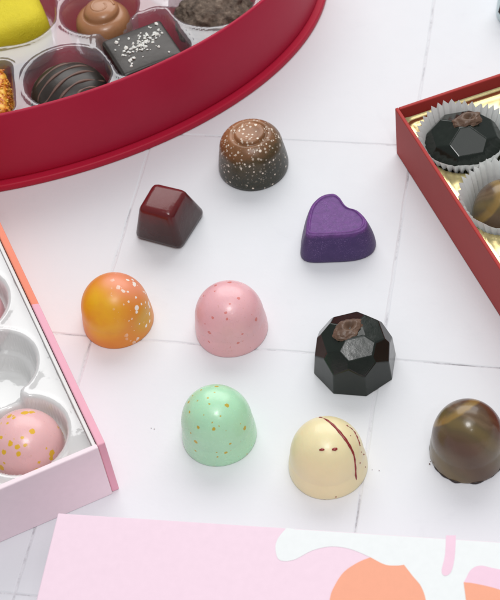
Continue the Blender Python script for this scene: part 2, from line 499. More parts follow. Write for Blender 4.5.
# burgundy truncated pyramid
def build_pyramid():
    base = [(-4.62, 44.62), (-2.57, 43.42), (-1.22, 45.54), (-3.28, 46.75)]
    top = [(-4.10, 44.40), (-2.75, 43.62), (-1.95, 45.08), (-3.32, 45.85)]
    c = np.mean(base, axis=0)
    bm = bmesh.new()
    lo = [bm.verts.new((x - c[0], y - c[1], 0)) for x, y in base]
    hi = [bm.verts.new((x - c[0], y - c[1], 2.1)) for x, y in top]
    bm.faces.new(lo[::-1]); bm.faces.new(hi)
    for k in range(4): bm.faces.new((lo[k], lo[(k + 1) % 4], hi[(k + 1) % 4], hi[k]))
    bevel(bm, 0.30, 6)
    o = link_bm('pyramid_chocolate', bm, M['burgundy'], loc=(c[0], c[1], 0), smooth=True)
    tag(o, 'glossy burgundy chocolate shaped like a flat-topped pyramid', 'chocolate', GR)
build_pyramid()

# purple heart
def build_heart():
    pts = [(2.82, 41.81), (3.71, 41.62), (4.65, 41.51), (5.2, 41.68), (5.35, 42.13), (5.08, 42.75), (4.72, 43.03), (4.55, 43.33), (4.45, 43.68), (4.21, 43.97), (3.70, 43.93), (3.22, 43.50), (2.97, 42.9), (2.79, 42.22)]
    top = catmull(pts, True, 7)
    c = np.mean(np.array(top), axis=0)
    P = np.array(top) - c
    # outward normals for insets
    d = np.roll(P, -1, 0) - np.roll(P, 1, 0); nrm = np.c_[d[:, 1], -d[:, 0]]; nrm /= np.linalg.norm(nrm, axis=1)[:, None]
    for _ in range(4): nrm = (np.roll(nrm, 1, 0) + 2 * nrm + np.roll(nrm, -1, 0)) / 4
    nrm /= np.linalg.norm(nrm, axis=1)[:, None]
    H = 1.42
    def ring(off, z):
        Q = P + nrm * off if off > 0.15 else P * (1 + off / 1.15)
        return [(x, y, z) for x, y in Q]
    R = [ring(0.20, 0.0), ring(0.29, 0.02), ring(0.32, 0.12)]
    for t in np.linspace(0.15, 1, 9): R.append([tuple(q) for q in (np.array(ring(0.32, 0)) * (1 - t ** 1.5) + np.array(ring(0.0, 0)) * t ** 1.5 + np.array((0, 0, 0.12 + (H - 0.18) * t)))])
    z = R[-1][0][2]
    R += [ring(-0.015, z + 0.035), ring(-0.045, z + 0.05), ring(-0.085, z + 0.052), ring(-0.10, z + 0.085), ring(-0.125, z + 0.095), ring(-0.15, z + 0.085), ring(-0.165, z + 0.045), ring(-0.20, z + 0.035), ring(-0.30, z + 0.035)]
    V, F = rings(R, cap_top=True)
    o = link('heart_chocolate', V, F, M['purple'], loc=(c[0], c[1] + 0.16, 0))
    o.data.polygons[len(o.data.polygons) - 1].use_smooth = False
    tag(o, 'shimmering purple heart-shaped chocolate with a raised border line', 'chocolate', GR)
build_heart()

dome('dome_chocolate', (-5.535, 40.15, 0), 1.475, 2.375, M['orange'], 'orange and yellow dome chocolate with white splashes', 21, group=GR)
dome('dome_chocolate', (-0.916, 38.765, 0), 1.484, 2.34, M['pink'], 'pale pink dome chocolate with faint red specks, on bare tile', 22, group=GR)
dome('dome_chocolate', (-1.985, 33.61, 0), 1.454, 2.44, M['green'], 'mint green dome chocolate with a few gold specks', 23, group=GR)

# ivory dome with red lines
def build_ivory():
    o = dome('dome_chocolate', (1.953, 31.427, 0), 1.5, 2.28, M['ivory'], 'ivory dome chocolate with thin dark red lines and dashes', 24, draft=0.07, zc=0.34, e=2.1, group=GR)
    l1 = [(-0.08, 0.95, 1.91), (0.23, 0.5, 2.17), (0.54, -0.04, 2.18), (0.78, -0.45, 1.96), (0.91, -0.73, 1.63), (0.92, -0.98, 1.2), (0.89, -1.12, 0.51)]
    l2 = [(0.85, 0.38, 1.93), (1.06, 0.24, 1.75), (1.17, -0.03, 1.64), (1.22, -0.3, 1.47)]
    p1 = catmull(l1, False, 6); p2 = catmull(l2, False, 5)
    parts = []
    w1 = [0.042 + 0.020 * math.sin(math.pi * min(1, i / len(p1) * 1.3)) + 0.008 * math.sin(i * 1.7) for i in range(len(p1))]
    parts.append(tube(p1, w1, 8, 0.5))
    parts.append(tube(p2, [0.036 + 0.014 * math.sin(i * 2.1) for i in range(len(p2))], 8, 0.5))
    parts.append(tube([(-0.31, -0.62, 2.1), (-0.21, -0.63, 2.12), (-0.12, -0.65, 2.12)], [0.03, 0.06, 0.035], 8, 0.6))
    parts.append(tube([(0.15, -0.69, 2.1), (0.26, -0.68, 2.08), (0.35, -0.66, 2.07)], [0.035, 0.075, 0.04], 8, 0.6))
    for p, r in (((1.13, -0.78, 1.07), 0.03), ((1.33, -0.38, 0.99), 0.035), ((1.32, -0.58, 0.44), 0.04), ((0.06, -1.48, 0.14), 0.035), ((0.93, -0.1, 1.93), 0.022), ((1.24, -0.46, 1.29), 0.025)):
        q = Vector(p)
        parts.append(tube([q - Vector((0, 0, r)), q, q + Vector((0, 0, r))], [r * 0.5, r, r * 0.4], 8, 1))
    V, F = join(parts)
    link('red_drizzle', V, F, M['red_butter'], parent=o)
build_ivory()

def olive_foot(parent, R, seed):
    pr = [(R - 0.2, 0.0), (R + 0.0, 0.0), (R + 0.02, 0.04), (R - 0.01, 0.09), (R - 0.08, 0.11)]
    V, F = lathe(pr, seed=seed, amp=0.07, sc=2.6)
    link('foot_rim', V, F, M['dark'], parent=parent)
o = dome('dome_chocolate', (7.22, 31.08, 0), 1.43, 2.62, M['olive'], 'glossy olive brown dome chocolate lying on the tiles at the right edge', 25, draft=0.06, zc=0.34, e=2.1, group=GR)
olive_foot(o, 1.42, 5)

# faceted dark chocolate: a block cut by planes
def gem_bm(R, H, seed, rot=0.0):
    rnd = random.Random(seed)
    bm = bmesh.new(); bmesh.ops.create_cube(bm, size=8)
    def cut(az, el, dist):
        n = Vector((math.cos(el) * math.cos(az), math.cos(el) * math.sin(az), math.sin(el)))
        c = Vector((0, 0, H * 0.40))
        r = bmesh.ops.bisect_plane(bm, geom=bm.verts[:] + bm.edges[:] + bm.faces[:], plane_co=c + n * dist, plane_no=n, clear_outer=True)
        ed = [e for e in r['geom_cut'] if isinstance(e, bmesh.types.BMEdge)]
        if ed: bmesh.ops.contextual_create(bm, geom=ed)
        bmesh.ops.remove_doubles(bm, verts=bm.verts[:], dist=1e-4)
    r = bmesh.ops.bisect_plane(bm, geom=bm.verts[:] + bm.edges[:] + bm.faces[:], plane_co=(0, 0, 0), plane_no=(0, 0, -1), clear_outer=True)
    bmesh.ops.contextual_create(bm, geom=[e for e in r['geom_cut'] if isinstance(e, bmesh.types.BMEdge)])
    for k in range(8): cut(rot + (k + .5) * math.tau / 8, math.radians(5), R * 0.965)
    for k in range(8): cut(rot + k * math.tau / 8, math.radians(33), R * 0.955)
    for k in range(4): cut(rot + math.tau / 16 * 2 + k * math.tau / 4, math.radians(64), R * 0.865)
    cut(0, math.radians(90), H * 0.60)
    bmesh.ops.remove_doubles(bm, verts=bm.verts[:], dist=0.05)
    bmesh.ops.dissolve_degenerate(bm, edges=bm.edges[:], dist=0.01)
    bevel(bm, 0.045, 3)
    return bm
def nut_ring(parent, loc, seed, rot=0.5, k=1.0):
    """a wrinkled blob of dried fruit with a small dimple near its middle"""
    bm = bmesh.new(); bmesh.ops.create_icosphere(bm, subdivisions=5, radius=1)
    for v in bm.verts:
        p = v.co.copy(); q = p + Vector((seed, seed * 2, 0))
        r = 1 + 0.24 * noise.noise(q * 1.3) + 0.13 * noise.noise(q * 3.1) + 0.05 * noise.noise(q * 7)
        x, y, z = p.x * 0.62 * r, p.y * 0.43 * r, max(-0.3, p.z * 0.9) * 0.26 * r
        d = math.hypot((x - 0.08) / 0.22, (y + 0.02) / 0.15)
        if p.z > 0: z += -0.20 * math.exp(-d ** 2 * 1.6) + 0.045 * math.exp(-(d - 1.5) ** 2 * 3)
        v.co = Vector((x * k, y * k, z * k))
    return link_bm('dried_fruit_topping', bm, M['nut'], parent=parent, loc=loc, rotz=rot, smooth=True)
g1 = link_bm('gem_chocolate', gem_bm(1.54, 2.16, 4, rot=-math.pi / 2 - math.tau / 8 + 0.10), M['gem'], loc=(3.74, 36.03, 0))
tag(g1, 'black faceted gem-shaped chocolate with a brown dried fruit topping, on the tiles', 'chocolate', GR)
nut_ring(g1, (-0.16, 0.10, 2.12), 1.3)

# pale blue one cut by the right edge of the picture
o = dome('dome_chocolate', (15.22, 55.3, 0), 1.35, 2.2, M['sky_blue'], 'pale blue dome chocolate cut off by the top right edge', 27, group=GR)
V, F = tube([(-1.20, -0.5, 1.15), (-1.22, -0.72, 0.95), (-1.15, -0.95, 0.7)], [0.12, 0.26, 0.12], 10, 0.4)
link('dark_splash', V, F, M['dark'], parent=o)

# a few tiny crumbs shed on the tiles
def build_crumbs():
    rnd = random.Random(12); parts = []
    spots = [(-4.5, 34.4), (5.72, 30.8), (3.55, 30.95)]
    for x, y in spots:
        for q in range(rnd.choice((1, 1, 1, 2))):
            r = rnd.uniform(0.015, 0.034)
            b2 = bmesh.new(); bmesh.ops.create_icosphere(b2, subdivisions=1, radius=r)
            for v in b2.verts: v.co *= rnd.uniform(0.6, 1.2)
            px, py = x + rnd.gauss(0, 0.12) * (q > 0), y + rnd.gauss(0, 0.12) * (q > 0)
            ix = {v: k for k, v in enumerate(b2.verts)}
            parts.append(([tuple(v.co + Vector((px, py, r * 0.7))) for v in b2.verts], [tuple(ix[v] for v in f.verts) for f in b2.faces])); b2.free()
    V, F = join(parts)
    tag(link('chocolate_crumbs', V, F, M['milk_line'], smooth=False), 'tiny brown chocolate crumbs scattered on the white tiles', 'crumbs', kind='stuff')
build_crumbs()

# ------------------------------------------------------------------ vacuum-formed trays
def sstep(x): 
    x = np.clip(x, 0, 1); return x * x * (3 - 2 * x)
def tray(name, mat, parent, x0, x1, y0, y1, step, ztop, wells, depth, draft, clip=None, lip=0.07, hole=None, warp=0.02, corner=None):
    """height field; wells = list of signed-distance functions (negative inside)"""
    nx = int(round((x1 - x0) / step)) + 1; ny = int(round((y1 - y0) / step)) + 1
    X, Y = np.meshgrid(np.linspace(x0, x1, nx), np.linspace(y0, y1, ny))
    keep = np.ones_like(X, bool)
    if clip is not None:
        X, Y, keep = clip(X, Y)
    Z = np.full_like(X, ztop)
    Z += warp * (np.sin(X * 0.9 + 1.3 * np.sin(Y * 0.5)) * np.cos(Y * 0.8))
    for w in wells:
        f, dep = w
        sd = f(X, Y)
        Z += lip * np.exp(-((sd - 0.16) / 0.10) ** 2)
        u = sstep(-sd / draft)
        Z -= dep * u
    V = np.stack([X, Y, Z], -1).reshape(-1, 3)
    F = []
    for j in range(ny - 1):
        for i in range(nx - 1):
            if keep[j, i] or keep[j + 1, i] or keep[j, i + 1] or keep[j + 1, i + 1]:
                a = j * nx + i
                F.append((a, a + 1, a + nx + 1, a + nx))
    used = np.zeros(len(V), bool); used[np.array(F).ravel()] = True
    idx = np.cumsum(used) - 1
    F = idx[np.array(F)].tolist()
    return link(name, V[used], F, mat, parent=parent)
def circ(cx, cy, r): return lambda X, Y: np.hypot(X - cx, Y - cy) - r
def rrect(cx, cy, hx, hy, rad, ang=0.0):
    c, s = math.cos(ang), math.sin(ang)
    def f(X, Y):
        u = np.abs((X - cx) * c + (Y - cy) * s) - hx + rad
        v = np.abs(-(X - cx) * s + (Y - cy) * c) - hy + rad
        return np.hypot(np.maximum(u, 0), np.maximum(v, 0)) + np.minimum(np.maximum(u, v), 0) - rad
    return f

# ------------------------------------------------------------------ crimson oval box, top left
OC = (-10.0, 60.36); OA, OB, OT = 16.5, 11.55, math.radians(5)
def oval(off, z, n=220):
    out = []
    for k in range(n):
        a = math.tau * k / n
        out.append(((OA + off) * math.cos(a), (OB + off) * math.sin(a), z))
    return out
def build_oval_box():
    root = empty('oval_box', (OC[0], OC[1], 0), OT)
    tag(root, 'crimson red oval box with a thin lip round its foot, holding assorted chocolates', 'chocolate box', None)
    # foot lip: a rounded slab
    R = [oval(-0.10, 0.0), oval(-0.02, 0.015), oval(0.0, 0.05), oval(0.0, 0.30), oval(-0.03, 0.345), oval(-0.09, 0.36), oval(-0.8, 0.36)]
    V, F = rings(R, cap_top=False); link('foot_lip', V, F, M['red_lip'], parent=root)
    # wall: a thin band with rounded top edge
    o, t, H = -0.33, 0.20, 4.22
    R = [oval(o - 0.06, 0.362), oval(o - 0.03, 0.42), oval(o, 0.50), oval(o, 2.0), oval(o, H - 0.09), oval(o - 0.025, H - 0.02), oval(o - 0.07, H), oval(o - t + 0.06, H), oval(o - t, H - 0.06), oval(o - t, 2.5), oval(o - t, 0.30)]
    V, F = rings(R, cap_top=False, cap_bot=False); link('wall', V, F, M['red_paper'], parent=root)
    V = oval(o - t + 0.02, 0.302); link('floor', V, [tuple(range(len(V)))], M['floor_shaded'], parent=root, smooth=False)
    # clear tray, in the box's own axes
    c, s = math.cos(-OT), math.sin(-OT)
    def loc(x, y):
        x -= OC[0]; y -= OC[1]; return (x * c - y * s, x * s + y * c)
    W = []
    def add(kind, x, y, *a):
        lx, ly = loc(x, y)
        if kind == 'c': W.append((circ(lx, ly, a[0]), 1.95))
        else: W.append((rrect(lx, ly, a[0], a[1], a[2], a[3] - OT), 1.95))
    add('c', -6.57, 52.05, 1.95)
    add('r', -3.0, 53.6, 1.78, 1.72, 0.55, math.radians(20))
    add('c', -4.85, 56.55, 1.85)
    add('r', -9.6, 57.45, 2.65, 2.55, 1.9, 0.0)
    add('r', -10.85, 51.95, 1.78, 1.80, 0.6, math.radians(2))
    add('c', 0.45, 55.95, 2.0)
    add('c', -1.1, 59.6, 1.85)
    add('c', 3.6, 59.6, 1.9)
    add('c', -5.0, 61.3, 1.95)
    A, B = OA + o - t - 0.02, OB + o - t - 0.02
    def clip(X, Y):
        rr = np.hypot(X / A, Y / B); keep = rr < 1
        k = np.where(rr > 1, 1 / np.maximum(rr, 1e-6), 1.0)
        return X * k, Y * k, keep
    tray('clear_tray', M['clear_plastic'], root, -A, A, -B, B, 0.1, 3.28, W, 1.95, 0.30, clip=clip, lip=0.065, warp=0.05)
build_oval_box()
GO = 'chocolates in the crimson oval box'

# drizzled dark round
def build_drizzled():
    R, H = 1.88, 1.75
    V, F = lathe(dome_profile(R, H, 0.04, 0.25, 0.10, 2.1), seed=31)
    o = link('drizzled_chocolate', V, F, M['dark'], loc=(-6.70, 52.35, 1.40))
    tag(o, 'round dark chocolate with wavy brown drizzle lines, in the oval box', 'chocolate', GO)
    def sz(x, y):
        r = min(0.985, math.hypot(x, y) / R); return H * (1 - r ** 2.3) ** 0.5
    pts = []
    rows = [(-1.25, 1.0, -0.5, 1.45), (-1.5, 0.5, 0.1, 1.5), (-1.5, 0.0, 0.75, 1.3), (-1.3, -0.6, 1.2, 1.0), (-0.95, -1.0, 1.5, 0.5), (-0.5, -1.35, 1.55, 0.0), (0.1, -1.45, 1.4, -0.5)]
    ctrl = []
    for k, (x0, y0, x1, y1) in enumerate(rows):
        seg = [(x0, y0), ((x0 + x1) / 2 - 0.08, (y0 + y1) / 2 + 0.10), (x1, y1)]
        ctrl += seg if k % 2 == 0 else seg[::-1]
    path = catmull([(x, y, 0) for x, y in ctrl], False, 9)
    path = [(x, y, sz(x, y) + 0.015) for x, y, _ in path]
    w = [0.062 + 0.020 * math.sin(i * 0.9) for i in range(len(path))]
    v1 = tube(path, w, 8, 0.8)
    ring = [(1.55 * math.cos(a), 1.55 * math.sin(a), sz(1.55 * math.cos(a), 1.55 * math.sin(a)) + 0.01) for a in np.linspace(2.3, 4.6, 24)]
    v2 = tube(ring, 0.05, 8, 0.8)
    V, F = join([v1, v2]); link('drizzle', V, F, M['milk_line'], parent=o)
build_drizzled()

# salted dark square
def build_salted():
    bm = box_bm(-1.60, 1.60, -1.50, 1.50, 0, 1.85, 0.0)
    bmesh.ops.subdivide_edges(bm, edges=bm.edges[:], cuts=6, use_grid_fill=True)
    for v in bm.verts:
        k = 1 - 0.04 * v.co.z
        v.co.x *= k; v.co.y *= k
        if v.co.z > 1.7: v.co.z += 0.10 * (1 - (v.co.x / 1.5) ** 2) * (1 - (v.co.y / 1.4) ** 2)
    sharp = [e for e in bm.edges if len(e.link_faces) == 2 and e.calc_face_angle() > 0.9]
    bevel(bm, 0.16, 4, sharp)
    o = link_bm('salted_chocolate', bm, M['dark'], loc=(-3.08, 53.40, 1.36), rotz=math.radians(18), smooth=True)
    tag(o, 'square dark chocolate sprinkled with white salt flakes, in the oval box', 'chocolate', GO)
    rnd = random.Random(5); parts = []
    for i in range(125):
        t = rnd.gauss(0, 0.68); u = rnd.gauss(0, 0.34)
        x, y = t * 0.95 + u * 0.35 + 0.15, t * 0.30 + u + 0.05
        if i > 105: x, y = rnd.uniform(-1.2, 1.2), rnd.uniform(-1.1, 1.1)
        if abs(x) > 1.25 or abs(y) > 1.15: continue
        s = rnd.uniform(0.025, 0.085) * (1.5 if rnd.random() < 0.15 else 1)
        z = 1.85 + 0.10 * (1 - (x / 1.5) ** 2) * (1 - (y / 1.4) ** 2)
        b2 = bmesh.new(); bmesh.ops.create_icosphere(b2, subdivisions=1, radius=s)
        for v in b2.verts:
            v.co *= rnd.uniform(0.65, 1.25); v.co.z *= 0.6
        Rm = Matrix.Rotation(rnd.uniform(0, 6), 3, 'Z') @ Matrix.Rotation(rnd.uniform(-.6, .6), 3, 'X')
        idx = {v: k for k, v in enumerate(b2.verts)}
        parts.append(([tuple(Rm @ v.co + Vector((x, y, z + s * 0.2))) for v in b2.verts], [tuple(idx[v] for v in f.verts) for f in b2.faces])); b2.free()
    V, F = join(parts); link('salt_flakes', V, F, M['salt'], parent=o, smooth=False)
build_salted()

# caramel round with a swirled top
def build_caramel():
    pr = [(0.8, 0), (1.30, 0), (1.36, 0.05), (1.38, 0.2), (1.36, 0.9), (1.30, 1.25), (1.17, 1.5), (1.02, 1.62), (0.93, 1.66), (0.88, 1.66), (0.86, 1.72), (0.85, 1.88), (0.80, 2.02), (0.66, 2.14), (0.45, 2.22), (0.2, 2.26), (0.01, 2.27)]
    V, F = lathe(pr, seed=33, amp=0.02)
    V = [(x * 0.98, y * 0.98, z * 0.78) for x, y, z in V]
    V = [(x + 0.10 * max(0, z - 1.2), y + 0.05 * max(0, z - 1.2), z) for x, y, z in V]
    o = link('caramel_chocolate', V, F, M['caramel'], loc=(-4.85, 56.95, 1.36))
    tag(o, 'round tan caramel chocolate with a raised knob on top, in the oval box', 'chocolate', GO)
    sw = [((0.62 - 0.06 * a) * math.cos(a) + 0.05, (0.62 - 0.06 * a) * math.sin(a), 1.68 + 0.010 * a) for a in np.linspace(0, 7, 50)]
    V, F = tube(sw, 0.06, 8, 0.6); link('swirl', V, F, M['caramel'], parent=o)
build_caramel()

# yellow pillow
def build_yellow():
    out = []; a_, b_, H = 2.28, 1.72, 2.25; n = 96
    for z, s in [(0, 0.88), (0.02, 0.95), (0.15, 1.0), (0.6, 1.02), (1.2, 1.0), (1.6, 0.965), (1.9, 0.90), (2.08, 0.80), (2.19, 0.66), (2.25, 0.48), (2.28, 0.3), (2.30, 0.12), (2.30, 0.01)]:
        ring = []
        for k in range(n):
            a = math.tau * k / n; c, d = math.cos(a), math.sin(a)
            e = (abs(c) ** 3.2 + abs(d) ** 3.2) ** (-1 / 3.2)
            x, y = a_ * s * e * c, b_ * s * e * d
            w = 1 + wob((x, y, z), 0.02, 0.9, 4)
            ring.append((x * w, y * w, z * (1 + 0.02 * math.sin(x))))
        out.append(ring)
    V, F = rings(out)
    o = link('yellow_chocolate', V, F, M['yellow'], loc=(-9.75, 57.25, 1.36), rotz=math.radians(12))
    tag(o, 'bright yellow rounded block with a velvety coat, in the oval box', 'chocolate', GO)
build_yellow()

# crumb-coated round
def build_crumbed():
    R, H = 1.85, 1.75
    bm = bmesh.new(); bmesh.ops.create_icosphere(bm, subdivisions=6, radius=1)
    for v in bm.verts:
        p = v.co.copy()
        r = 1 + 0.16 * noise.noise(p * 2.6) + 0.06 * noise.noise(p * 7) + 0.03 * noise.noise(p * 17)
        z = max(-0.5, p.z * r)
        v.co = Vector((p.x * R * r, p.y * R * r, (z + 0.5) * H / 1.5))
    o = link_bm('crumbed_chocolate', bm, M['crumb'], loc=(0.45, 56.15, 1.30), smooth=True)
    tag(o, 'rough grey brown crumb-coated chocolate in the oval box, at its right end', 'chocolate', GO)
build_crumbed()

# orange sprinkled one at the left edge
def build_sprinkled():
    bm = box_bm(-1.42, 1.42, -1.42, 1.42, 0, 1.9, 0.3, 4)
    o = link_bm('sprinkled_chocolate', bm, M['sprinkle'], loc=(-10.80, 51.95, 1.36), smooth=True)
    tag(o, 'chocolate covered in orange sprinkles, in the oval box at the left edge', 'chocolate', GO)
    rnd = random.Random(9); parts = []
    for i in range(520):
        f = rnd.random()
        if f < 0.5: p = Vector((rnd.uniform(-1.35, 1.35), rnd.uniform(-1.35, 1.35), 1.9))
        elif f < 0.75: p = Vector((1.42, rnd.uniform(-1.35, 1.35), rnd.uniform(0.1, 1.8)))
        else: p = Vector((rnd.uniform(-1.35, 1.35), -1.42, rnd.uniform(0.1, 1.8)))
        b2 = bmesh.new(); bmesh.ops.create_icosphere(b2, subdivisions=1, radius=1)
        s = rnd.uniform(0.05, 0.11)
        Rm = Matrix.Rotation(rnd.uniform(0, 6), 3, 'Z') @ Matrix.Rotation(rnd.uniform(0, 6), 3, 'X') @ Matrix.Diagonal((s, s * 0.6, s * 0.5))
        idx = {v: k for k, v in enumerate(b2.verts)}
        parts.append(([tuple(Rm @ v.co + p) for v in b2.verts], [tuple(idx[v] for v in q.verts) for q in b2.faces])); b2.free()
    V, F = join(parts); link('sprinkles', V, F, M['sprinkle'], parent=o, smooth=False)
build_sprinkled()

# ------------------------------------------------------------------ brick red box, right
RB0 = (7.50, 47.30); RBA = math.radians(13.3)
def rb(u, v):      # u along the back edge to the right, v along the left edge towards the viewer
    return (RB0[0] + u * math.cos(RBA) + v * math.sin(RBA), RB0[1] + u * math.sin(RBA) - v * math.cos(RBA))
RW, RL, RH = 12.0, 16.6, 2.75
CUPS = [(2.08, 2.55), (2.08, 6.45), (2.08, 10.35), (5.98, 2.55)]
def build_red_box():
    root = empty('red_box', (RB0[0], RB0[1], 0), RBA)
    tag(root, 'brick red rectangular box with a gold tray of chocolates in paper cups', 'chocolate box')
    t = 0.16; m = M['brick_paper']
    link_bm('floor', box_bm(t, RW - t, -RL + t, -t, 0.0, 0.12), m, root)
    link_bm('wall', box_bm(0, t, -RL, 0, 0, RH, 0.045), m, root)
    link_bm('wall', box_bm(t + 0.003, RW - t - 0.003, -t, 0, 0.004, RH - 0.012, 0.045), m, root)
    link_bm('wall', box_bm(RW - t, RW, -RL, 0, 0, RH, 0.045), m, root)
    link_bm('wall', box_bm(t + 0.003, RW - t - 0.003, -RL, -RL + t, 0.004, RH - 0.012, 0.045), m, root)
    W = []
    for i in range(3):
        for j in range(4):
            W.append((circ(2.08 + 3.9 * i, -(2.55 + 3.9 * j), 1.78), 1.72))
    # a stepped shelf runs round the tray's edge
    W.append((lambda X, Y: -rrect(RW / 2, -RL / 2, RW / 2 - 0.32, RL / 2 - 0.32, 0.35)(X, Y), -0.16))
    tray('gold_tray', M['gold'], root, t + 0.02, RW - t - 0.02, -RL + t + 0.02, -t - 0.02, 0.1, 2.0, W, 1.7, 0.22, lip=0.05, warp=0.012)
build_red_box()

def cup_mesh(seed):
    rnd = random.Random(seed)
    fl = 38; per = 6; n = fl * per; prof = [(0.9, 0.0, 0), (1.22, 0.0, 0.15), (1.30, 0.06, 0.6), (1.42, 0.6, 0.9), (1.55, 1.2, 1.0), (1.67, 1.70, 1.1), (1.80, 2.10, 1.2), (1.90, 2.35, 1.3)]
    jit = [rnd.uniform(-0.35, 0.35) for _ in range(fl)]; hj = [rnd.uniform(-0.06, 0.06) for _ in range(fl)]; aj = [rnd.uniform(0.6, 1.4) for _ in range(fl)]
    R = []
    for r, z, amp in prof:
        ring = []
        for k in range(n):
            ph = (k % per) / per; q = k // per
            a = math.tau * (k + per * 0.5 * z / 2.35 * (jit[q] * (1 - ph) + jit[(q + 1) % fl] * ph)) / n
            zig = (abs(2 * ph - 1) * 2 - 1)
            w = 0.05 * noise.noise(Vector((math.cos(a) * 1.4, math.sin(a) * 1.4, seed + z * 0.3)))
            rr = r + 0.055 * amp * zig * (aj[q] * (1 - ph) + aj[(q + 1) % fl] * ph) + w * z * 0.9
            zz = z + (0.075 * zig + hj[q] * (1 - ph) + hj[(q + 1) % fl] * ph if z > 2.3 else 0) + 0.16 * z * 0.5 * noise.noise(Vector((math.cos(a) * 1.1 + 5, math.sin(a) * 1.1, seed)))
            ring.append((rr * math.cos(a), rr * math.sin(a), zz))
        R.append(ring)
    return rings(R, cap_top=False)
GC = 'white paper cups in the gold tray'
cl = ['white fluted paper cup at the box corner, holding the faceted dark chocolate',
      'white fluted paper cup in the gold tray, holding the olive brown dome',
      'white fluted paper cup lowest along the red wall, mostly outside the right edge',
      'white fluted paper cup at the right edge beside the faceted chocolate']
for k, (u, v) in enumerate(CUPS):
    V, F = cup_mesh(k + 1.7); x, y = rb(u, v)
    tag(link('paper_cup', V, F, M['cup'], loc=(x, y, 0.30), rotz=0.4 * k, smooth=False), cl[k], 'paper cup', GC)
GB = 'chocolates in the red rectangular box'
x, y = rb(*CUPS[0])
g2 = link_bm('gem_chocolate', gem_bm(1.74, 2.62, 8, rot=-math.pi / 2 - math.tau / 8 + 0.02), M['gem'], loc=(x, y, 0.50))
tag(g2, 'black faceted gem-shaped chocolate in a paper cup in the red box', 'chocolate', GB)
nut_ring(g2, (0.20, 0.25, 2.54), 2.9, 0.3)
x, y = rb(*CUPS[1])
o = dome('dome_chocolate', (x, y, 0.34), 1.40, 2.55, M['olive'], 'olive brown dome chocolate in a paper cup in the red box', 42, zc=0.34, rot=0.9, group=GB); olive_foot(o, 1.37, 8)
x, y = rb(*CUPS[2])
dome('dome_chocolate', (x, y, 0.34), 1.35, 2.0, M['green'], 'green dome chocolate in the lowest paper cup, mostly outside the right edge', 43, group=GB)
x, y = rb(*CUPS[3])
dome('dome_chocolate', (x, y, 0.34), 1.35, 2.0, M['dark'], 'dark dome chocolate in the red box, cut by the right edge', 44, group=GB)

# ------------------------------------------------------------------ pink open box, left
LB0 = (-6.31, 31.71); LBA = math.radians(17.3)
def lb(u, v): return (LB0[0] + u * math.cos(LBA) - v * math.sin(LBA), LB0[1] + u * math.sin(LBA) + v * math.cos(LBA))
LW, LL, LH = 13.0, 21.0, 3.15
def build_pink_box():
    root = empty('pink_box', (LB0[0], LB0[1], 0), LBA)
    tag(root, 'open pink box with a coral patch on its rim and a milky clear tray', 'chocolate box')
    link_bm('front_panel', box_bm(-LW, 0, 0, 0.22, 0.0, LH, 0.05, 3), M['pale_pink_paper'], root)
    # right wall: rose paper, its far stretch printed coral
    cut = 8.05
    bm = box_bm(0.006, 0.30, 0.08, LL, 0.0, LH + 0.012, 0.0)
    r = bmesh.ops.bisect_plane(bm, geom=bm.verts[:] + bm.edges[:] + bm.faces[:], plane_co=(0, cut, 0), plane_no=(0.25, 1, 0.12))
    es = [e for e in bm.edges if len(e.link_faces) == 2 and e.calc_face_angle() > 0.5]
    bevel(bm, 0.05, 3, es)
    for f in bm.faces: f.material_index = 1 if f.calc_center_median().y > cut else 0
    link_bm('side_wall', bm, [M['rose_paper'], M['coral_paper']], root)
    link_bm('side_wall', box_bm(-LW - 0.30, -LW - 0.006, 0.08, LL, 0, LH + 0.012, 0.05, 3), M['rose_paper'], root)
    link_bm('back_panel', box_bm(-LW, 0, LL - 0.22, LL - 0.003, 0.0, LH, 0.05, 3), M['pale_pink_paper'], root)
    link_bm('card_floor', box_bm(-LW + 0.003, -0.003, 0.226, LL - 0.23, 0.02, 1.02), M['white_card'], root)
    # a folded white card liner stands along the inside of the wall
    link_bm('liner', box_bm(-0.16, -0.02, 0.24, LL - 0.26, 1.024, LH - 0.10, 0.03, 2), M['white_card'], root)
    W = []
    for i in range(3):
        for j in range(5):
            cx, cy = -2.32 - 3.85 * i, 2.15 + 3.62 * j
            W.append((circ(cx, cy, 1.72), 0.95)); W.append((circ(cx, cy, 1.30), 0.75))
            W.append((rrect(cx, cy + 1.81, 0.62, 0.5, 0.3), 0.5))
    tray('milky_tray', M['milky_plastic'], root, -LW + 0.02, -0.18, 0.24, LL - 0.24, 0.08, 2.78, W, 2.4, 0.19, lip=0.05, warp=0.045)
build_pink_box()
GL = 'pink truffles in the pink box'
x, y = lb(-2.32, 2.15)
dome('dome_chocolate', (x, y, 1.12), 1.50, 2.30, M['pink_gold'], 'pink dome chocolate with many gold splashes, in the pink box', 51, group=GL)
x, y = lb(-2.32, 9.39)
dome('dome_chocolate', (x, y, 1.12), 1.48, 2.30, M['pink'], 'plain dusky pink dome chocolate in the pink box, beyond the empty well', 52, group=GL)

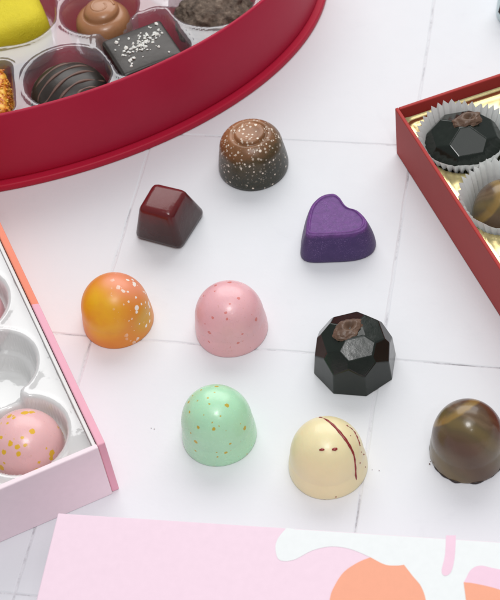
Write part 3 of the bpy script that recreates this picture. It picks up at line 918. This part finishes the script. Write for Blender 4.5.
# ------------------------------------------------------------------ printed lid box, front
FB0 = (-7.92, 29.29); FBA = math.atan2(-0.253, 0.968); FW, FD, FH = 24.0, 16.0, 3.0
def fl(p):
    x, y = p[0] - FB0[0], p[1] - FB0[1]; c, s = math.cos(FBA), math.sin(FBA)
    return (x * c + y * s, -x * s + y * c)
def build_front_box():
    root = empty('printed_box', (FB0[0], FB0[1], 0), FBA)
    tag(root, 'closed pale pink box printed with white and orange shapes, lying at the front', 'chocolate box')
    link_bm('base', box_bm(0.14, FW - 0.14, -FD + 0.14, -0.14, 0.0, 0.9, 0.04), M['pink_paper'], root)
    link_bm('lid', box_bm(0, FW, -FD, 0, 0.35, FH, 0.03, 3), M['pink_paper'], root)
    WHITE = [(0.01, 27.22), (-0.33, 26.86), (-0.47, 26.5), (-0.4, 26.02), (0.08, 25.93), (0.78, 26.18), (1.45, 26.21), (2.08, 25.98), (2.67, 25.56)]
    ORANGE = [(1.06, 24.22), (1.29, 24.69), (1.7, 25.17), (2.24, 25.45), (2.67, 25.56)]
    EDGE = [(2.67, 25.56), (3.1, 25.2), (3.49, 25.09), (3.73, 25.08)]
    EDGE2 = [(3.73, 25.08), (3.93, 24.62), (4.13, 24.19), (4.19, 23.67), (4.1, 22.9)]
    DRIP = [(5.67, 25.88), (5.45, 25.05), (5.22, 24.54), (4.99, 24.43), (4.92, 24.63), (5.15, 25.2), (5.34, 25.94)]
    PINKR = [(9.5, 23.3), (8.2, 23.9), (6.84, 24.34), (6.25, 24.59), (5.9, 24.51), (5.64, 24.19), (5.55, 24.08)]
    ORR = [(5.55, 24.08), (5.94, 23.95), (6.67, 23.59), (7.6, 22.9), (8.2, 21.8)]
    sm = lambda L: [q[:2] for q in catmull([(x, y, 0) for x, y in L], False, 8)]
    def sheet(name, poly, mat, z):
        pts = [fl(p) for p in poly]
        bm = bmesh.new(); vs = [bm.verts.new((x, y, z)) for x, y in pts]
        f = bm.faces.new(vs); f.normal_update()
        if f.normal.z < 0: f.normal_flip()
        bmesh.ops.triangulate(bm, faces=bm.faces[:])
        me_o = link_bm(name, bm, mat, root)
        return me_o
    # the lid's edge in world coordinates
    c, s = math.cos(FBA), math.sin(FBA)
    wd = lambda u, v: (FB0[0] + u * c - v * s, FB0[1] + u * s + v * c)
    e = 0.03
    u0 = fl(WHITE[0])[0]; W0 = wd(u0 + 0.35, -e)
    right = FW - e
    white = [W0] + sm(WHITE) + sm(EDGE)[1:] + sm(EDGE2)[1:] + [(4.6, 21.5), wd(right, -9.0), wd(right, -e)]
    sheet('white_print', white, M['white_print'], FH + 0.008)
    orange = sm([(0.75, 21.8), (0.82, 23.2)] + ORANGE) + sm(EDGE)[1:] + sm(EDGE2)[1:] + [(3.9, 21.5)]
    sheet('orange_print', orange, M['orange_print'], FH + 0.016)
    d = sm(DRIP)
    sheet('pink_print', d, M['pink_print'], FH + 0.016)
    pr = sm(PINKR) + [(5.6, 22.5), (6.2, 21.0), wd(right, -8.0)]
    sheet('pink_print', pr, M['pink_print'], FH + 0.016)
    orr = sm(ORR) + [(7.8, 20.5), (6.0, 20.5), (5.4, 22.5)]
    sheet('orange_print', orr, M['orange_print'], FH + 0.024)
build_front_box()

# ------------------------------------------------------------------ camera
cam = bpy.data.cameras.new('camera'); co = bpy.data.objects.new('camera', cam); COL.objects.link(co)
p, r = 0.87358, -0.157198
fw = Vector((0, math.cos(p), -math.sin(p))); rt = Vector((1, 0, 0)); up = rt.cross(fw)
r2 = math.cos(r) * rt + math.sin(r) * up; u2 = -math.sin(r) * rt + math.cos(r) * up
mw = Matrix((r2, u2, -fw)).transposed().to_4x4(); mw.translation = Vector((0, 0, 47.952 * S))
co.matrix_world = mw
cam.sensor_fit = 'VERTICAL'; cam.sensor_height = 24; cam.sensor_width = 20
cam.lens = 1499.55 / 600 * 24
cam.clip_start = 0.02; cam.clip_end = 20
cam.dof.use_dof = True; cam.dof.focus_distance = 0.60; cam.dof.aperture_fstop = 20
scene.camera = co

# ------------------------------------------------------------------ light: a bright, diffuse studio
w = bpy.data.worlds.new('World'); scene.world = w; w.use_nodes = True
bg = w.node_tree.nodes['Background']; bg.inputs[0].default_value = (0.93, 0.95, 1.0, 1); bg.inputs[1].default_value = 0.34
def area(name, loc, target, size, power, col=(1, 1, 1), sy=None):
    L = bpy.data.lights.new(name, 'AREA'); L.energy = power; L.color = col; L.size = size * S
    if sy: L.shape = 'RECTANGLE'; L.size_y = sy * S
    o = bpy.data.objects.new(name, L); COL.objects.link(o)
    o.location = Vector(loc) * S
    d = Vector(target) * S - o.location
    o.rotation_euler = d.to_track_quat('-Z', 'Y').to_euler()
    return o
area('window_softbox', (22, 128, 84), (0, 42, 0), 135, 11.0, (1, 0.985, 0.97), 80)
area('overhead_softbox', (12, 22, 130), (2, 38, 0), 80, 3.6)
area('square_lamp', (4, 9, 96), (2, 38, 0), 22, 3.0, (1, 0.99, 0.98))
area('small_lamp', (18, -30, 95), (0, 42, 0), 6, 0.5, (1, 0.98, 0.95))

vs = scene.view_settings
scene.display_settings.display_device = 'sRGB'
vs.view_transform = 'Standard'; vs.look = 'None'; vs.exposure = -0.14; vs.gamma = 1.0; vs.use_curve_mapping = False
scene.cycles.max_bounces = 10; scene.cycles.transparent_max_bounces = 12
scene.cycles.caustics_reflective = False; scene.cycles.caustics_refractive = False
